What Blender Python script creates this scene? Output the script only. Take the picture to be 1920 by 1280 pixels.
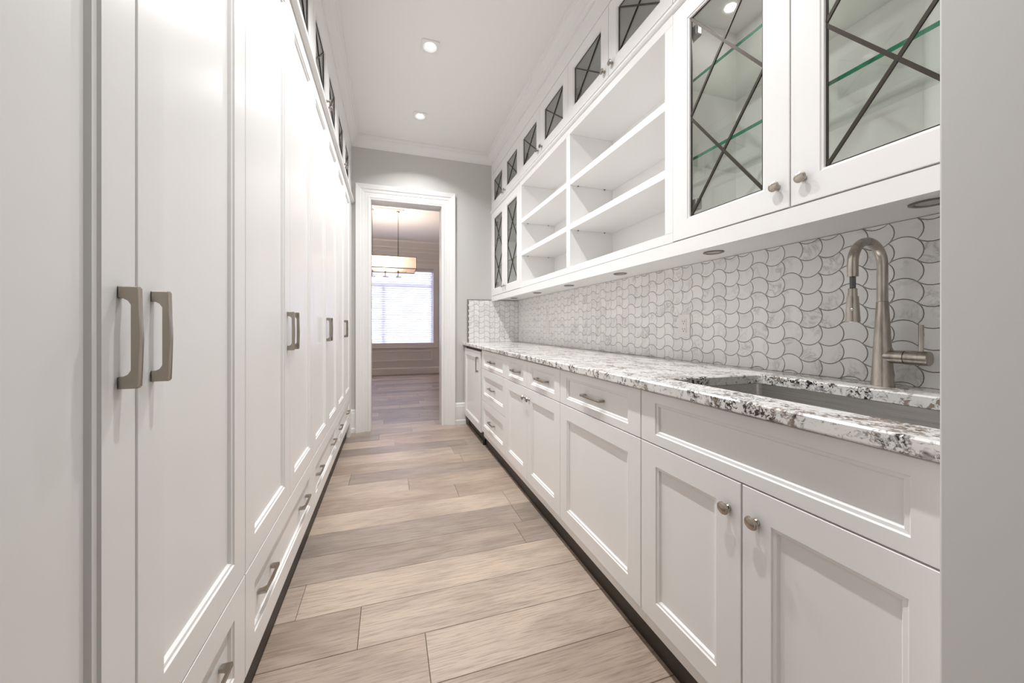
import bpy, bmesh, math, random
from mathutils import Vector, Matrix

for o in list(bpy.data.objects):
    bpy.data.objects.remove(o)
scene = bpy.context.scene
C = scene.collection
PI = math.pi

# ------------------------------------------------------------------ camera
# y runs down the pantry, x to the right, z up; lens fitted to the room's two vanishing points
F, CX, VX, HY, EYE = 660.0, 931.4, 729.6, 612.7, 1.075
cam = bpy.data.cameras.new('camera')
cam.sensor_width = 36.0
cam.lens = F / 1920 * 36
cam.shift_x = (960 - CX) / 1920
cam.shift_y = (HY - 640) / 1920
cam.clip_start = 0.02
camo = bpy.data.objects.new('camera', cam)
camo.location = (0, 0, EYE)
camo.rotation_euler = (PI / 2, 0, -math.atan((CX - VX) / F))
C.objects.link(camo)
scene.camera = camo

# ------------------------------------------------------------------ world, exposure
world = bpy.data.worlds.new('daylight')
scene.world = world
world.use_nodes = True
wb = world.node_tree.nodes['Background']
wb.inputs['Color'].default_value = (0.75, 0.78, 1.0, 1)
wb.inputs['Strength'].default_value = 9.5
vs = scene.view_settings
vs.view_transform = 'Standard'
vs.look = 'None'
vs.exposure = -0.06
vs.gamma = 1.0
vs.use_curve_mapping = False
scene.cycles.max_bounces = 14
scene.cycles.diffuse_bounces = 8
scene.cycles.glossy_bounces = 4
scene.cycles.transmission_bounces = 8
scene.cycles.transparent_max_bounces = 24
scene.cycles.caustics_reflective = False
scene.cycles.caustics_refractive = False

CAN_W = 12.5        # watts of each recessed ceiling lamp in the pantry

# ------------------------------------------------------------------ sizes (metres)
XL, XR, XU = -0.364, 0.802, 1.114      # door faces: tall cabinets, base cabinets, wall cabinets
XW = 1.4374                            # face of the marble tiles
WALLR = 1.4474
WALLL = -0.985
YE = 3.86                              # end wall
YN = 0.262                             # near wall end
ZC = 3.02                              # ceiling
ZT, ZB = 0.9036, 0.8746                # counter top and underside
FARY = 8.29

# ------------------------------------------------------------------ materials
MATS = {}


def new_mat(name):
    m = bpy.data.materials.new(name)
    m.use_nodes = True
    MATS[name] = m
    nt = m.node_tree
    return m, nt, nt.nodes['Principled BSDF']


def plain(name, col, rough=0.5, metal=0.0, spec=0.5, bump=0.0, bscale=60.0):
    m, nt, b = new_mat(name)
    b.inputs['Base Color'].default_value = (*col, 1)
    b.inputs['Roughness'].default_value = rough
    b.inputs['Metallic'].default_value = metal
    b.inputs['Specular IOR Level'].default_value = spec
    if bump:
        tc = nt.nodes.new('ShaderNodeTexCoord')
        n = nt.nodes.new('ShaderNodeTexNoise')
        n.inputs['Scale'].default_value = bscale
        n.inputs['Detail'].default_value = 3
        bp = nt.nodes.new('ShaderNodeBump')
        bp.inputs['Strength'].default_value = bump
        bp.inputs['Distance'].default_value = 0.002
        nt.links.new(tc.outputs['Object'], n.inputs['Vector'])
        nt.links.new(n.outputs['Fac'], bp.inputs['Height'])
        nt.links.new(bp.outputs['Normal'], b.inputs['Normal'])
    return m


def ramp(nt, stops):
    r = nt.nodes.new('ShaderNodeValToRGB')
    e = r.color_ramp.elements
    while len(e) > 1:
        e.remove(e[-1])
    e[0].position, e[0].color = stops[0][0], (*stops[0][1], 1)
    for p, c in stops[1:]:
        q = e.new(p)
        q.color = (*c, 1)
    return r


def mixc(nt, fac, a, b, mode='MIX'):
    n = nt.nodes.new('ShaderNodeMix')
    n.data_type = 'RGBA'
    n.blend_type = mode
    for k, v in ((0, fac), (6, a), (7, b)):
        if hasattr(v, 'links'):
            nt.links.new(v, n.inputs[k])
        else:
            n.inputs[k].default_value = v if k == 0 else (*v, 1)
    return n.outputs[2]


def noise(nt, vec, scale, detail=4, rough=0.5, dist=0.0):
    n = nt.nodes.new('ShaderNodeTexNoise')
    n.inputs['Scale'].default_value = scale
    n.inputs['Detail'].default_value = detail
    n.inputs['Roughness'].default_value = rough
    n.inputs['Distortion'].default_value = dist
    nt.links.new(vec, n.inputs['Vector'])
    return n.outputs['Fac']


def mapped(nt, vec, scale=(1, 1, 1), rot=(0, 0, 0)):
    mp = nt.nodes.new('ShaderNodeMapping')
    mp.inputs['Scale'].default_value = scale
    mp.inputs['Rotation'].default_value = rot
    nt.links.new(vec, mp.inputs['Vector'])
    return mp.outputs['Vector']


def rnd_vec(nt, spread=40.0):
    """object coordinates shifted by each object's own random number"""
    tc = nt.nodes.new('ShaderNodeTexCoord')
    oi = nt.nodes.new('ShaderNodeObjectInfo')
    mul = nt.nodes.new('ShaderNodeMath')
    mul.operation = 'MULTIPLY'
    mul.inputs[1].default_value = spread
    nt.links.new(oi.outputs['Random'], mul.inputs[0])
    add = nt.nodes.new('ShaderNodeVectorMath')
    add.operation = 'ADD'
    nt.links.new(tc.outputs['Object'], add.inputs[0])
    nt.links.new(mul.outputs[0], add.inputs[1])
    return add.outputs[0], oi.outputs['Random']


plain('cabinet_paint', (0.86, 0.852, 0.84), 0.29, spec=0.5)
plain('trim_paint', (0.83, 0.825, 0.815), 0.4)
plain('ceiling_paint', (0.86, 0.852, 0.84), 0.75, bump=0.05)
plain('wall_paint', (0.60, 0.59, 0.57), 0.7, bump=0.05)
plain('wall_white', (0.84, 0.832, 0.82), 0.6, bump=0.05)
plain('far_wall', (0.74, 0.725, 0.72), 0.6)
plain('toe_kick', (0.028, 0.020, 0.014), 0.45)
plain('black_gap', (0.012, 0.012, 0.012), 0.5)
plain('nickel', (0.42, 0.375, 0.325), 0.25, metal=1.0)
plain('dark_nickel', (0.22, 0.20, 0.17), 0.35, metal=1.0)
plain('leading', (0.045, 0.038, 0.03), 0.38, metal=0.6)
plain('grout', (0.21, 0.195, 0.16), 0.85)
plain('tile_edge_trim', (0.30, 0.28, 0.25), 0.4, metal=0.6)
plain('plastic_white', (0.78, 0.77, 0.745), 0.35)
plain('slot_dark', (0.02, 0.02, 0.02), 0.6)
plain('hose_grey', (0.12, 0.12, 0.12), 0.45, metal=0.4)
plain('chrome', (0.55, 0.53, 0.52), 0.15, metal=1.0)
plain('black_metal', (0.03, 0.03, 0.03), 0.4, metal=0.5)
plain('lens_off', (0.45, 0.43, 0.40), 0.35)
plain('under_board', (0.70, 0.68, 0.65), 0.5)
plain('green_glass_edge', (0.02, 0.20, 0.10), 0.12)
plain('door_bolt', (0.25, 0.25, 0.25), 0.3, metal=1)

# brushed steel
m, nt, b = new_mat('brushed_steel')
b.inputs['Metallic'].default_value = 1.0
tc = nt.nodes.new('ShaderNodeTexCoord')
v = mapped(nt, tc.outputs['Object'], (220, 4, 220))
nf = noise(nt, v, 1.0, 3)
r = ramp(nt, [(0.3, (0.52, 0.51, 0.49)), (0.7, (0.70, 0.685, 0.66))])
nt.links.new(nf, r.inputs['Fac'])
nt.links.new(r.outputs['Color'], b.inputs['Base Color'])
b.inputs['Roughness'].default_value = 0.36

# faucet: brushed nickel with vertical streaks
m, nt, b = new_mat('faucet_nickel')
b.inputs['Metallic'].default_value = 1.0
tc = nt.nodes.new('ShaderNodeTexCoord')
v = mapped(nt, tc.outputs['Object'], (60, 60, 9))
nf = noise(nt, v, 1.0, 4, 0.6)
r = ramp(nt, [(0.3, (0.30, 0.265, 0.225)), (0.7, (0.56, 0.52, 0.465))])
nt.links.new(nf, r.inputs['Fac'])
nt.links.new(r.outputs['Color'], b.inputs['Base Color'])
b.inputs['Roughness'].default_value = 0.30

# clear pane: mostly see-through with a fresnel sheen
def pane_mat(name, tint, rough=0.02, gain=1.0):
    m = bpy.data.materials.new(name)
    m.use_nodes = True
    MATS[name] = m
    nt = m.node_tree
    nt.nodes.clear()
    out = nt.nodes.new('ShaderNodeOutputMaterial')
    tr = nt.nodes.new('ShaderNodeBsdfTransparent')
    tr.inputs['Color'].default_value = (*tint, 1)
    gl = nt.nodes.new('ShaderNodeBsdfGlossy')
    gl.inputs['Roughness'].default_value = rough
    lw = nt.nodes.new('ShaderNodeLayerWeight')
    lw.inputs['Blend'].default_value = 0.5
    pw = nt.nodes.new('ShaderNodeMath')
    pw.operation = 'POWER'
    pw.inputs[1].default_value = 4.0
    nt.links.new(lw.outputs['Facing'], pw.inputs[0])
    mul = nt.nodes.new('ShaderNodeMath')
    mul.operation = 'MULTIPLY_ADD'
    mul.use_clamp = True
    mul.inputs[1].default_value = 0.9
    mul.inputs[2].default_value = 0.04 * gain
    nt.links.new(pw.outputs[0], mul.inputs[0])
    mx = nt.nodes.new('ShaderNodeMixShader')
    nt.links.new(mul.outputs[0], mx.inputs['Fac'])
    nt.links.new(tr.outputs[0], mx.inputs[1])
    nt.links.new(gl.outputs[0], mx.inputs[2])
    nt.links.new(mx.outputs[0], out.inputs['Surface'])
    return m


pane_mat('clear_glass', (0.975, 0.98, 0.97), gain=1.2)
pane_mat('shelf_glass', (0.945, 0.965, 0.94), gain=1.2)
pane_mat('window_glass', (0.97, 0.98, 1.0))
pane_mat('crystal', (0.80, 0.80, 0.82), 0.03, gain=4.0)


def emit(name, col, strength):
    m = bpy.data.materials.new(name)
    m.use_nodes = True
    MATS[name] = m
    nt = m.node_tree
    nt.nodes.clear()
    out = nt.nodes.new('ShaderNodeOutputMaterial')
    e = nt.nodes.new('ShaderNodeEmission')
    e.inputs['Color'].default_value = (*col, 1)
    e.inputs['Strength'].default_value = strength
    nt.links.new(e.outputs[0], out.inputs['Surface'])
    return m


emit('lamp_lens', (1.0, 0.96, 0.90), 30.0)
emit('puck_lens_lit', (1.0, 0.97, 0.93), 45.0)


def translucent(name, col, fac):
    m = bpy.data.materials.new(name)
    m.use_nodes = True
    MATS[name] = m
    nt = m.node_tree
    nt.nodes.clear()
    out = nt.nodes.new('ShaderNodeOutputMaterial')
    d = nt.nodes.new('ShaderNodeBsdfDiffuse')
    t = nt.nodes.new('ShaderNodeBsdfTranslucent')
    d.inputs['Color'].default_value = (*col, 1)
    t.inputs['Color'].default_value = (*col, 1)
    mx = nt.nodes.new('ShaderNodeMixShader')
    mx.inputs['Fac'].default_value = fac
    nt.links.new(d.outputs[0], mx.inputs[1])
    nt.links.new(t.outputs[0], mx.inputs[2])
    last = mx.outputs[0]
    nt.links.new(last, out.inputs['Surface'])
    return m


translucent('blind_slat', (0.88, 0.88, 0.90), 0.42)
translucent('lamp_shade', (0.80, 0.74, 0.70), 0.5)

# oak floor planks: each its own tone, grain along the board
m, nt, b = new_mat('oak_plank')
vec, rnd = rnd_vec(nt)
base = ramp(nt, [(0.0, (0.385, 0.305, 0.245)), (0.22, (0.44, 0.36, 0.295)), (0.45, (0.345, 0.285, 0.24)),
                 (0.62, (0.46, 0.375, 0.305)), (0.80, (0.30, 0.25, 0.212)), (1.0, (0.42, 0.335, 0.27))])
base.color_ramp.interpolation = 'CONSTANT'
nt.links.new(rnd, base.inputs['Fac'])
cloud = noise(nt, mapped(nt, vec, (2.2, 7, 2)), 1.0, 3, 0.5, 0.8)
cr = ramp(nt, [(0.30, (0.82, 0.805, 0.795)), (0.55, (1.06, 1.06, 1.06)), (0.75, (1.18, 1.16, 1.12))])
nt.links.new(cloud, cr.inputs['Fac'])
col = mixc(nt, 0.85, base.outputs['Color'], cr.outputs['Color'], 'MULTIPLY')
fine = noise(nt, mapped(nt, vec, (9, 210, 9)), 1.0, 5, 0.62, 0.35)
fr_ = ramp(nt, [(0.34, (0.62, 0.58, 0.55)), (0.52, (1, 1, 1)), (0.72, (1.1, 1.08, 1.05))])
nt.links.new(fine, fr_.inputs['Fac'])
col = mixc(nt, 0.8, col, fr_.outputs['Color'], 'MULTIPLY')
wv = nt.nodes.new('ShaderNodeTexWave')
wv.wave_type = 'RINGS'
wv.rings_direction = 'Y'
wv.inputs['Scale'].default_value = 1.0
wv.inputs['Distortion'].default_value = 5.0
wv.inputs['Detail'].default_value = 3
wv.inputs['Detail Scale'].default_value = 1.2
nt.links.new(mapped(nt, vec, (1.6, 16, 6)), wv.inputs['Vector'])
wr = ramp(nt, [(0.0, (0.84, 0.82, 0.80)), (0.5, (1, 1, 1)), (1.0, (1.04, 1.03, 1.02))])
nt.links.new(wv.outputs['Fac'], wr.inputs['Fac'])
col = mixc(nt, 0.6, col, wr.outputs['Color'], 'MULTIPLY')
nt.links.new(col, b.inputs['Base Color'])
b.inputs['Roughness'].default_value = 0.42
bp = nt.nodes.new('ShaderNodeBump')
bp.inputs['Strength'].default_value = 0.25
bp.inputs['Distance'].default_value = 0.001
nt.links.new(fine, bp.inputs['Height'])
nt.links.new(bp.outputs['Normal'], b.inputs['Normal'])

# white marble tiles
m, nt, b = new_mat('marble_tile')
vec, rnd = rnd_vec(nt, 60)
tone = ramp(nt, [(0.0, (0.79, 0.785, 0.775)), (0.35, (0.84, 0.833, 0.82)), (0.8, (0.865, 0.857, 0.845)), (1.0, (0.77, 0.765, 0.755))])
nt.links.new(rnd, tone.inputs['Fac'])
n1 = noise(nt, vec, 16, 5, 0.6, 1.6)
vr = ramp(nt, [(0.40, (1, 1, 1)), (0.475, (0.80, 0.80, 0.79)), (0.50, (0.62, 0.615, 0.60)), (0.53, (0.88, 0.88, 0.87)), (0.60, (1, 1, 1))])
nt.links.new(n1, vr.inputs['Fac'])
n2 = noise(nt, vec, 7, 3, 0.5, 0.6)
gate = ramp(nt, [(0.50, (0, 0, 0)), (0.66, (1, 1, 1))])
nt.links.new(n2, gate.inputs['Fac'])
col = mixc(nt, gate.outputs['Color'], tone.outputs['Color'], mixc(nt, 1.0, tone.outputs['Color'], vr.outputs['Color'], 'MULTIPLY'))
nt.links.new(col, b.inputs['Base Color'])
b.inputs['Roughness'].default_value = 0.3

# granite
m, nt, b = new_mat('granite')
tc = nt.nodes.new('ShaderNodeTexCoord')
ov = tc.outputs['Object']
big = noise(nt, ov, 7, 4, 0.6, 0.6)
c0 = ramp(nt, [(0.32, (0.86, 0.85, 0.835)), (0.55, (0.80, 0.785, 0.765)), (0.72, (0.64, 0.625, 0.605))])
nt.links.new(big, c0.inputs['Fac'])
g1 = noise(nt, ov, 48, 6, 0.68, 1.4)
gr = ramp(nt, [(0.30, (0.20, 0.185, 0.17)), (0.385, (0.50, 0.485, 0.47)), (0.435, (1, 1, 1))])
nt.links.new(g1, gr.inputs['Fac'])
col = mixc(nt, 1.0, c0.outputs['Color'], gr.outputs['Color'], 'MULTIPLY')
# dark biotite clusters
cl = noise(nt, ov, 9.5, 4, 0.6, 0.9)
clr = ramp(nt, [(0.50, (0, 0, 0)), (0.57, (1, 1, 1))])
nt.links.new(cl, clr.inputs['Fac'])
sp = noise(nt, ov, 95, 4, 0.65, 0.9)
spr = ramp(nt, [(0.50, (0, 0, 0)), (0.545, (1, 1, 1))])
nt.links.new(sp, spr.inputs['Fac'])
dk = mixc(nt, 1.0, clr.outputs['Color'], spr.outputs['Color'], 'MULTIPLY')
col = mixc(nt, dk, col, (0.035, 0.028, 0.023))
# brown garnets
cb = noise(nt, mapped(nt, ov, (1, 1, 1), (0.7, 0.3, 1.1)), 13, 4, 0.6, 0.7)
cbr = ramp(nt, [(0.54, (0, 0, 0)), (0.575, (1, 1, 1))])
nt.links.new(cb, cbr.inputs['Fac'])
sb = noise(nt, ov, 60, 3, 0.6, 0.5)
sbr = ramp(nt, [(0.47, (0, 0, 0)), (0.52, (0.85, 0.85, 0.85))])
nt.links.new(sb, sbr.inputs['Fac'])
bk = mixc(nt, 1.0, cbr.outputs['Color'], sbr.outputs['Color'], 'MULTIPLY')
col = mixc(nt, bk, col, (0.23, 0.165, 0.12))
nt.links.new(col, b.inputs['Base Color'])
b.inputs['Roughness'].default_value = 0.13


# ------------------------------------------------------------------ builders
def mesh_of(name, bm, mat, smooth=False):
    bmesh.ops.recalc_face_normals(bm, faces=bm.faces[:])
    me = bpy.data.meshes.new(name)
    bm.to_mesh(me)
    bm.free()
    for mm in (mat if isinstance(mat, (list, tuple)) else [mat]):
        me.materials.append(MATS[mm])
    if smooth:
        for p in me.polygons:
            p.use_smooth = True
        try:
            me.set_sharp_from_angle(angle=math.radians(38))
        except Exception:
            pass
    return me


def wloc(o):
    v = Vector((0, 0, 0))
    while o:
        v += o.location
        o = o.parent
    return v


def place(name, me, parent=None, loc=(0, 0, 0), rot=None):
    o = bpy.data.objects.new(name, me)
    C.objects.link(o)
    o.parent = parent
    o.location = Vector(loc) - wloc(parent)
    if rot:
        o.rotation_euler = rot
    return o


def obj(name, bm, mat, parent=None, smooth=False):
    """mesh given in world coordinates; its origin goes to its own centre"""
    vs_ = [v.co for v in bm.verts]
    c = Vector([(min(v[i] for v in vs_) + max(v[i] for v in vs_)) / 2 for i in range(3)])
    bmesh.ops.translate(bm, verts=bm.verts[:], vec=-c)
    return place(name, mesh_of(name, bm, mat, smooth), parent, c)


def tag(o, label, cat, group=None):
    o['label'] = label
    o['category'] = cat
    if group:
        o['group'] = group
    return o


def thing(name, label, cat, loc, group=None):
    o = bpy.data.objects.new(name, None)
    o.empty_display_size = 0.05
    C.objects.link(o)
    o.location = loc
    return tag(o, label, cat, group)


def struct(name, bm, mat, smooth=False):
    o = obj(name, bm, mat, None, smooth)
    o['kind'] = 'structure'
    return o


def box(x0, x1, y0, y1, z0, z1, bm=None, bev=0.0):
    bm = bm or bmesh.new()
    r = bmesh.ops.create_cube(bm, size=1.0)
    for v in r['verts']:
        v.co = Vector(((x0 + x1) / 2 + v.co.x * (x1 - x0), (y0 + y1) / 2 + v.co.y * (y1 - y0), (z0 + z1) / 2 + v.co.z * (z1 - z0)))
    if bev:
        ed = [e for e in bm.edges if all(v in r['verts'] for v in e.verts)]
        bmesh.ops.bevel(bm, geom=ed, offset=bev, segments=2, affect='EDGES', profile=0.6)
    return bm


def loft_rect(s, xf, rings, cap_first=True, cap_last=True):
    """rings: (y0,y1,z0,z1,d); d is depth from the face plane xf, positive towards the room (normal s along x)"""
    bm = bmesh.new()
    R = []
    for y0, y1, z0, z1, d in rings:
        x = xf + s * d
        R.append([bm.verts.new((x, y, z)) for y, z in ((y0, z0), (y1, z0), (y1, z1), (y0, z1))])
    for a, b_ in zip(R, R[1:]):
        for i in range(4):
            bm.faces.new((a[i], a[(i + 1) % 4], b_[(i + 1) % 4], b_[i]))
    if cap_first:
        bm.faces.new(R[0])
    if cap_last:
        bm.faces.new(R[-1])
    return bm


G = 0.0016      # half the reveal between fronts


def inset(y0, y1, z0, z1, w, h, d):
    return (y0 + w, y1 - w, z0 + h, z1 - h, d)


def panel_front(s, xf, y0, y1, z0, z1, fw=0.066, fh=None):
    """recessed-panel door or drawer front"""
    fh = fw if fh is None else fh
    a = (y0 + G, y1 - G, z0 + G, z1 - G)
    rings = [(*a, -0.02), (*a, -0.0015), inset(*a, 0.0015, 0.0015, 0.0),
             inset(*a, fw, fh, 0.0), inset(*a, fw + 0.0025, fh + 0.0025, -0.0035), inset(*a, fw + 0.009, fh + 0.009, -0.0045),
             inset(*a, fw + 0.013, fh + 0.013, -0.0105)]
    return loft_rect(s, xf, rings)


def glass_frame(s, xf, y0, y1, z0, z1, fw):
    a = (y0 + G, y1 - G, z0 + G, z1 - G)
    rings = [inset(*a, fw + 0.009, fw + 0.009, -0.02), (*a, -0.02), (*a, -0.0015), inset(*a, 0.0015, 0.0015, 0.0),
             inset(*a, fw, fw, 0.0), inset(*a, fw + 0.002, fw + 0.002, -0.003), inset(*a, fw + 0.007, fw + 0.007, -0.004),
             inset(*a, fw + 0.009, fw + 0.009, -0.010), inset(*a, fw + 0.009, fw + 0.009, -0.02)]
    bm = loft_rect(s, xf, rings, False, False)
    bmesh.ops.remove_doubles(bm, verts=bm.verts[:], dist=1e-5)
    return bm


def hollow(s, xf, y0, y1, z0, z1, depth, t=0.018):
    """carcass open at the front"""
    a = (y0 + 0.0005, y1 - 0.0005, z0, z1)
    rings = [(*a, -depth), (*a, 0.0), inset(*a, t, t, 0.0), inset(*a, t, t, -depth + 0.01)]
    return loft_rect(s, xf, rings)


def extrude_poly(pts, axis, a0, a1, bm=None):
    """closed 2D outline swept along an axis; pts are the two other coordinates in x,y,z order"""
    bm = bm or bmesh.new()
    k = 'xyz'.index(axis)

    def P(p, a):
        q = list(p)
        q.insert(k, a)
        return q
    A = [bm.verts.new(P(p, a0)) for p in pts]
    B = [bm.verts.new(P(p, a1)) for p in pts]
    n = len(pts)
    for i in range(n):
        bm.faces.new((A[i], A[(i + 1) % n], B[(i + 1) % n], B[i]))
    bm.faces.new(A)
    bm.faces.new(B)
    return bm


def lathe(profile, n=28, axis='z', bm=None, cap=True):
    """profile: (radius, height) pairs about the origin"""
    bm = bm or bmesh.new()
    R = []
    for r, hh in profile:
        ring = []
        for i in range(n):
            a = 2 * PI * i / n
            p = (r * math.cos(a), r * math.sin(a), hh)
            if axis == 'x':
                p = (hh, p[0], p[1])
            elif axis == 'y':
                p = (p[0], hh, p[1])
            ring.append(bm.verts.new(p))
        R.append(ring)
    for a, b_ in zip(R, R[1:]):
        for i in range(n):
            bm.faces.new((a[i], a[(i + 1) % n], b_[(i + 1) % n], b_[i]))
    if cap:
        bm.faces.new(R[0])
        bm.faces.new(R[-1])
    return bm


def shift(bm, v):
    bmesh.ops.translate(bm, verts=bm.verts[:], vec=Vector(v))
    return bm


def tube(path, rad, n=20, bm=None):
    """round tube along a list of points (radius may be a list)"""
    bm = bm or bmesh.new()
    P = [Vector(p) for p in path]
    rr = rad if isinstance(rad, (list, tuple)) else [rad] * len(P)
    up = None
    R = []
    for i, p in enumerate(P):
        t = (P[min(i + 1, len(P) - 1)] - P[max(i - 1, 0)]).normalized()
        if up is None:
            up = t.orthogonal().normalized()
        up = (up - t * up.dot(t)).normalized()
        w = t.cross(up)
        R.append([bm.verts.new(p + (up * math.cos(2 * PI * k / n) + w * math.sin(2 * PI * k / n)) * rr[i]) for k in range(n)])
    for a, b_ in zip(R, R[1:]):
        for k in range(n):
            bm.faces.new((a[k], a[(k + 1) % n], b_[(k + 1) % n], b_[k]))
    bm.faces.new(R[0])
    bm.faces.new(R[-1])
    return bm


def bar(p, q, width, thick, normal, bm=None):
    """flat rectangular bar from p to q, thick along normal"""
    bm = bm or bmesh.new()
    p, q, nrm = Vector(p), Vector(q), Vector(normal).normalized()
    t = (q - p).normalized()
    w = t.cross(nrm) * width / 2
    h_ = nrm * thick / 2
    V = [[bm.verts.new(c + a * w + b_ * h_) for a, b_ in ((1, 1), (-1, 1), (-1, -1), (1, -1))] for c in (p, q)]
    for i in range(4):
        bm.faces.new((V[0][i], V[0][(i + 1) % 4], V[1][(i + 1) % 4], V[1][i]))
    bm.faces.new(V[0])
    bm.faces.new(V[1])
    return bm


# ------------------------------------------------------------------ shared hardware meshes
def pull_mesh(name, L, proj, wid, mat='nickel', th=0.0085):
    """arched bar pull: feet at x=0, bar at x=proj, long axis z, centred"""
    foot, rad = 0.017, 0.009
    out = [(0, -L / 2), (proj - 0.002, -L / 2), (proj, -L / 2 + 0.003), (proj + 0.0015, 0), (proj, L / 2 - 0.003), (proj - 0.002, L / 2), (0, L / 2)]
    inn = [(0, L / 2 - foot)]
    cx_, cz = proj - th - rad, L / 2 - foot - rad
    for k in range(6):
        a = PI / 2 - k * PI / 10
        inn.append((cx_ + rad * math.cos(a), cz + rad * math.sin(a)))
    for k in range(6):
        a = -k * PI / 10
        inn.append((cx_ + rad * math.cos(a), -cz + rad * math.sin(a)))
    inn.append((0, -L / 2 + foot))
    bm = extrude_poly([(x, z) for x, z in out + inn], 'y', -wid / 2, wid / 2)
    ed = [e for e in bm.edges if abs(e.verts[0].co.y - e.verts[1].co.y) < 1e-6]
    bmesh.ops.bevel(bm, geom=ed, offset=0.0012, segments=1, affect='EDGES')
    return mesh_of(name, bm, mat, True)


PULL = pull_mesh('pull', 0.145, 0.0238, 0.0098)
PULL_L = pull_mesh('drawer_pull', 0.148, 0.026, 0.0095, th=0.006)
PULL_D = pull_mesh('low_drawer_pull', 0.135, 0.024, 0.0095, th=0.006)
KNOB = mesh_of('knob', lathe([(0.0001, 0.0), (0.0078, 0.0), (0.0074, 0.003), (0.005, 0.0055), (0.005, 0.011), (0.008, 0.014), (0.0142, 0.0157),
                              (0.0155, 0.0176), (0.0148, 0.0194), (0.0128, 0.0202), (0.0118, 0.0226), (0.0075, 0.0242), (0.0001, 0.0249)], 24, 'x'), 'nickel', True)



def add_pull(parent, s, xf, y, z, vertical, me=None):
    """s: the way the front faces along x"""
    me = me or PULL
    if vertical:
        rot = (0, 0, 0 if s > 0 else PI)
    else:
        rot = (PI / 2, 0, 0 if s > 0 else PI)
    return place('handle', me, parent, (xf, y, z), rot)


def add_knob(parent, s, xf, y, z):
    return place('knob', KNOB, parent, (xf, y, z), (0, 0, 0 if s > 0 else PI))


def glass_door(parent, s, xf, y0, y1, z0, z1, fw, crosses, knob_y, knob_z):
    d = obj('door', glass_frame(s, xf, y0, y1, z0, z1, fw), 'cabinet_paint', parent)
    a0, a1, b0, b1 = y0 + fw + 0.007, y1 - fw - 0.007, z0 + fw + 0.007, z1 - fw - 0.007
    xg = xf - s * 0.0135
    obj('glass_pane', box(xg - 0.0015, xg + 0.0015, a0, a1, b0, b1), 'clear_glass', d)
    n = (s, 0, 0)
    xc = xg + s * 0.0022
    w = 0.0088 if crosses > 1 else 0.0068
    for p, q in (((a0 + w / 2, b0), (a0 + w / 2, b1)), ((a1 - w / 2, b0), (a1 - w / 2, b1)), ((a0, b0 + w / 3), (a1, b0 + w / 3)), ((a0, b1 - w / 3), (a1, b1 - w / 3))):
        obj('came', bar((xc, *p), (xc, *q), w * 0.8, 0.004, n), 'leading', d)
    hh = (b1 - b0) / crosses
    for k in range(crosses):
        z_0, z_1 = b0 + k * hh, b0 + (k + 1) * hh
        obj('came', bar((xc, a0 + .003, z_0 + .003), (xc, a1 - .003, z_1 - .003), w, 0.0046, n), 'leading', d)
        obj('came', bar((xc, a1 - .003, z_0 + .003), (xc, a0 + .003, z_1 - .003), w, 0.0052, n), 'leading', d)
    add_knob(d, s, xf, knob_y, knob_z)
    far = knob_y < (y0 + y1) / 2          # hinged on the side away from the knob
    for hz_ in ([z0 + 0.13, z1 - 0.13] if crosses > 1 else [(z0 + z1) / 2 - 0.03]):
        ya_, yb_ = (y1 - 0.078 - 0.022, y1 - 0.02) if far else (y0 + 0.02, y0 + 0.078 + 0.022)
        xa, xb = sorted((xf - s * 0.0205, xf - s * 0.048))
        obj('hinge', box(xa, xb, ya_, yb_, hz_ - 0.021, hz_ + 0.021, bev=0.006), 'door_bolt', d)
    return d


# ------------------------------------------------------------------ the setting
random.seed(4)
fl = struct('floor', box(-3.2, 3.2, -5.2, FARY + 0.1, -0.08, -0.013), 'toe_kick')
fixed = {0: [0.121], 1: [-0.102], 2: [-0.33], 3: [0.654], 5: [0.708], 6: [0.426], 7: [0.128], 8: [-0.264], 11: [0.686], 12: [0.049]}
PITCH, Y0F = 0.1886, 1.0694


def plank_row(ya, yb, x0, x1, cuts):
    xs = [x0] + sorted(c for c in cuts if x0 + 0.03 < c < x1 - 0.03) + [x1]
    for a, b_ in zip(xs, xs[1:]):
        g = 0.0007
        bm = box(a + g, b_ - g, ya + g, yb - g, -0.0125, 0.0)
        top = [e for e in bm.edges if all(v.co.z > -0.001 for v in e.verts)]
        bmesh.ops.bevel(bm, geom=top, offset=0.0012, segments=1, affect='EDGES')
        obj('plank', bm, 'oak_plank', fl)


for rr in range(-6, 14):
    ya = Y0F + rr * PITCH
    yb = min(ya + PITCH, YE + 0.09)
    cuts = fixed.get(rr)
    if cuts is None:
        c = random.uniform(-0.35, 0.8)
        cuts = [c]
    plank_row(ya, yb, -0.42, 0.87, cuts)
ya = YE - 0.0
ya = Y0F + 14 * PITCH
while ya < YE + 0.02:
    plank_row(ya, min(ya + PITCH, YE + 0.095), -0.42, 0.87, [random.uniform(-0.2, 0.6)])
    ya += PITCH
k = 0
ya = Y0F + PITCH * math.ceil((YE + 0.02 - Y0F) / PITCH)
while ya < FARY:
    x = -1.4 + random.uniform(0, 0.8)
    plank_row(ya, min(ya + PITCH, FARY), -1.4, 2.0, [x, x + random.uniform(0.75, 1.2), x + random.uniform(1.6, 2.3)])
    ya += PITCH

struct('ceiling', box(-3.2, 3.2, -5.2, FARY + 0.1, ZC, ZC + 0.08), 'ceiling_paint')
struct('wall_left', box(WALLL - 0.12, WALLL, 0.1, YE + 0.02, -0.02, ZC), 'wall_white')
struct('wall_right', box(WALLR, WALLR + 0.12, 0.1, YE + 0.02, -0.02, ZC), 'wall_white')
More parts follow.
